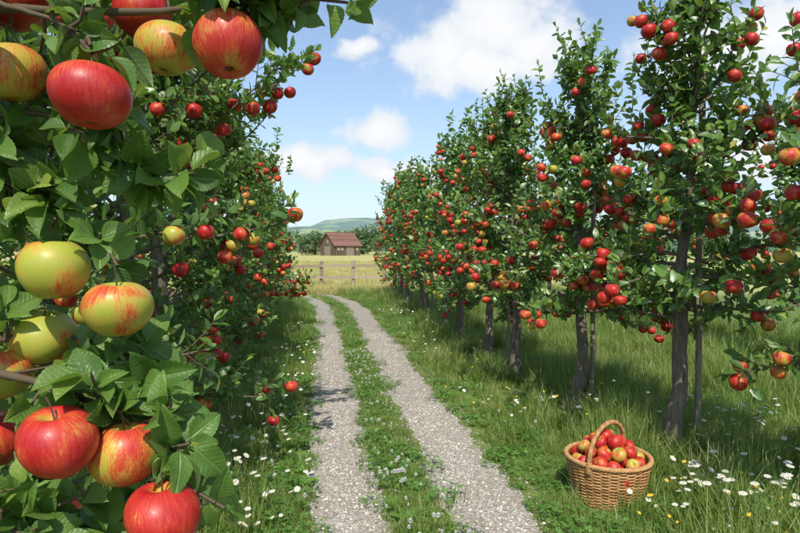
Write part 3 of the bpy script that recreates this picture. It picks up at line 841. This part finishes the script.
# ------------------------------------------------------------------ distant trees & hills
def far_trees():
    rng=np.random.default_rng(14);m,nt=newmat('distant_foliage')
    r=attr(nt,'rnd','Fac');col=ramp(nt,r,[(0,(.09,.15,.075)),(.5,(.14,.21,.10)),(1,(.21,.28,.12))])
    finish_light(nt,col,(.18,.28,.08),.2,0)
    mb=MB()
    spots=[]
    for i in range(9): spots.append((rng.uniform(-11,-1.5),rng.uniform(157,175),rng.uniform(5,8.5)))
    for i in range(4): spots.append((rng.uniform(-2,5),rng.uniform(168,178),rng.uniform(4.5,7)))
    for i in range(10): spots.append((rng.uniform(9.5,22),rng.uniform(160,185),rng.uniform(6,9.5)))
    for i in range(70):
        x=rng.uniform(-190,230);y=rng.uniform(190,300)
        spots.append((x,y,rng.uniform(4,8)))
    for i in range(170):
        x=-260+i*3.3+rng.normal(0,1.5);spots.append((x,330+20*math.sin(x*.02)+rng.normal(0,6),rng.uniform(7,11)+4.5*math.sin(x*.09+.4)))
    for x,y,h in spots:
        tube(mb,[(x,y,0),(x,y,h*.5)],[.25,.12],6,mi=1)
        nl=rng.integers(6,10)
        for q in range(nl):
            a=rng.uniform(0,6.28);rr_=h*.24*rng.random();cz=h*rng.uniform(.22,.85)
            lr=h*rng.uniform(.14,.24)
            c=np.array([x+rr_*math.cos(a),y+rr_*math.sin(a),cz]);n=60
            d=nrm(rng.normal(0,1,(n,3)));p=c+d*lr*rng.uniform(.6,1.1,(n,1))
            Nn=nrm(d+rng.normal(0,.5,(n,3)));t1=nrm(np.cross(Nn,rng.normal(0,1,(n,3))));t2=np.cross(Nn,t1);s=rng.uniform(.2,.42,(n,1))*h/7
            V=np.stack([p-t1*s,p-t2*s*.7,p+t1*s,p+t2*s*.7],1).reshape(-1,3)
            mb.add(V,np.arange(n*4).reshape(-1,4),rnd=np.repeat(np.clip(rng.normal(.45,.25,n),0,1),4))
    obj('distant_trees',mb.mesh('distant_trees',[m,M_bark],smooth=False))
far_trees()
def hills():
    m,nt=newmat('hazed_hill_fields')
    g=N(nt,'ShaderNodeNewGeometry');pos=g.outputs['Position']
    vo=N(nt,'ShaderNodeTexVoronoi');nt.links.new(pos,vo.inputs['Vector']);vo.inputs['Scale'].default_value=.011
    n1=noise(nt,pos,.009,4);n2=noise(nt,pos,.06,4,.7)
    f=ramp(nt,vo.outputs['Color'],[(.2,(.20,.29,.12)),(.5,(.28,.35,.15)),(.8,(.36,.37,.18))])
    w=ramp(nt,n2,[(.35,(.07,.12,.07)),(.65,(.12,.18,.10))])
    c=mixc(nt,ramp(nt,n1,[(.54,0),(.60,1)]),w,f)
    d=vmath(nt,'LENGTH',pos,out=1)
    c=mixc(nt,ramp(nt,math_(nt,'MULTIPLY',d,1/2600),[(.15,.0),(.8,.55)]),c,(.22,.31,.35))  # aerial haze painted into the base colour, bluer with distance
    finish(nt,c,1,spec=0)
    mb=MB();na,nr=260,36
    A=np.linspace(0,2*math.pi,na+1)[:-1];Rr=np.geomspace(380,2600,nr)
    AA,RR=np.meshgrid(A,Rr)
    def fb(a,s,ph): return np.sin(a*s+ph)*.5+np.sin(a*s*2.3+ph*2)*.3+np.sin(a*s*5.1+ph*3)*.12+np.sin(a*s*11+ph)*.06
    h=np.zeros_like(AA)
    for r0,w_,am,s,ph in ((650,150,20,5,1.1),(1150,240,48,4,2.6),(1900,380,96,3,.35)):
        h+=np.exp(-((RR-r0*(1+.08*np.sin(AA*3+ph)))/w_)**2)*am*(.75+.55*fb(AA,s,ph))
    h+=(np.sin(RR*.01+AA*20)*1.0+np.sin(AA*90+RR*.02)*1.6)*(RR>450)
    h=np.where(RR<400,-2,h)
    X=RR*np.sin(AA);Y=RR*np.cos(AA)
    i,j=np.meshgrid(np.arange(nr-1),np.arange(na),indexing='ij')
    Q=np.stack([i*na+j,(i+1)*na+j,(i+1)*na+(j+1)%na,i*na+(j+1)%na],-1).reshape(-1,4)
    mb.add(np.c_[X.ravel(),Y.ravel(),h.ravel()],Q)
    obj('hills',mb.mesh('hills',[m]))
hills()

# ------------------------------------------------------------------ world, sun, camera
SE,SA=rad(50),rad(188)
w=bpy.data.worlds.new('World');scene.world=w;w.use_nodes=True;nt=w.node_tree;nt.nodes.clear()
sky=N(nt,'ShaderNodeTexSky');sky.sky_type='NISHITA';sky.sun_disc=False;sky.sun_elevation=SE;sky.sun_rotation=SA
sky.dust_density=1.0;sky.ozone_density=1.5
tc=N(nt,'ShaderNodeTexCoord');d=tc.outputs['Generated']
sep=N(nt,'ShaderNodeSeparateXYZ');nt.links.new(d,sep.inputs[0])
az=math_(nt,'ARCTAN2',sep.outputs[0],sep.outputs[1]);el=math_(nt,'ARCSINE',sep.outputs[2])
cv=N(nt,'ShaderNodeCombineXYZ');nt.links.new(az,cv.inputs[0]);nt.links.new(el,cv.inputs[1])
warp=noise(nt,d,11,2,.5,'Color');wv=vmath(nt,'SCALE',vmath(nt,'SUBTRACT',warp,(.5,.5,.5)),scale=.08)
pv=vmath(nt,'ADD',cv.outputs[0],wv)
blobs=[(.20,.325,.10,.055),(.30,.36,.10,.065),(.36,.335,.09,.05),(.27,.30,.17,.035),
       (.085,.195,.065,.034),(.13,.13,.12,.024),(-.02,.14,.10,.026),(.06,.335,.035,.018),
       (.68,.30,.16,.055),(.72,.14,.16,.05),(-1.1,.4,.3,.09),(1.5,.35,.25,.09),(2.7,.5,.3,.1)]
mx=None
for a,b,sa,sb in blobs:
    q=vmath(nt,'MULTIPLY',vmath(nt,'SUBTRACT',pv,(a,b,0)),(1/sa,1/sb,0))
    l=math_(nt,'SUBTRACT',1.0,vmath(nt,'LENGTH',q,out=1))
    mx=l if mx is None else math_(nt,'MAXIMUM',mx,l)
fine=noise(nt,d,22,5,.55)
cm=math_(nt,'ADD',mx,math_(nt,'MULTIPLY',math_(nt,'SUBTRACT',fine,.5),1.5))
mask=N(nt,'ShaderNodeMapRange');mask.interpolation_type='SMOOTHSTEP';nt.links.new(cm,mask.inputs[0])
mask.inputs[1].default_value=-.25;mask.inputs[2].default_value=.40;mask.inputs[4].default_value=.97
hz=ramp(nt,el,[(0,.75),(.12,.46),(.35,.20),(1,.05)])
skc=mixc(nt,1.0,sky.outputs[0],(1.08,1.2,1.28),'MULTIPLY')
c1=mixc(nt,hz,skc,(4.9,5.7,6.5))
cl=mixc(nt,ramp(nt,cm,[(.15,0),(.85,1)]),(5.5,5.85,6.3),(6.6,6.65,6.7))
c2=mixc(nt,mask.outputs[0],c1,cl)
bg=N(nt,'ShaderNodeBackground');bg.inputs[1].default_value=.15;nt.links.new(c2,bg.inputs[0])
wo=N(nt,'ShaderNodeOutputWorld');nt.links.new(bg.outputs[0],wo.inputs[0])

sd=Vector((math.sin(SA)*math.cos(SE),math.cos(SA)*math.cos(SE),math.sin(SE)))
sl=bpy.data.lights.new('sun','SUN');sl.energy=5.0;sl.angle=rad(.5);sl.color=(1,.94,.83)
so=bpy.data.objects.new('sun',sl);COL.objects.link(so);so.rotation_euler=sd.to_track_quat('Z','Y').to_euler();so.location=sd*50

cam=bpy.data.cameras.new('camera');cam.lens=26;cam.sensor_width=36;cam.clip_start=.05;cam.clip_end=8000
co=bpy.data.objects.new('camera',cam);COL.objects.link(co);co.location=(0,0,1.6);co.rotation_euler=(rad(90-1.7),0,rad(-7.4))
scene.camera=co
scene.view_settings.view_transform='Standard';scene.view_settings.look='None';scene.view_settings.exposure=0
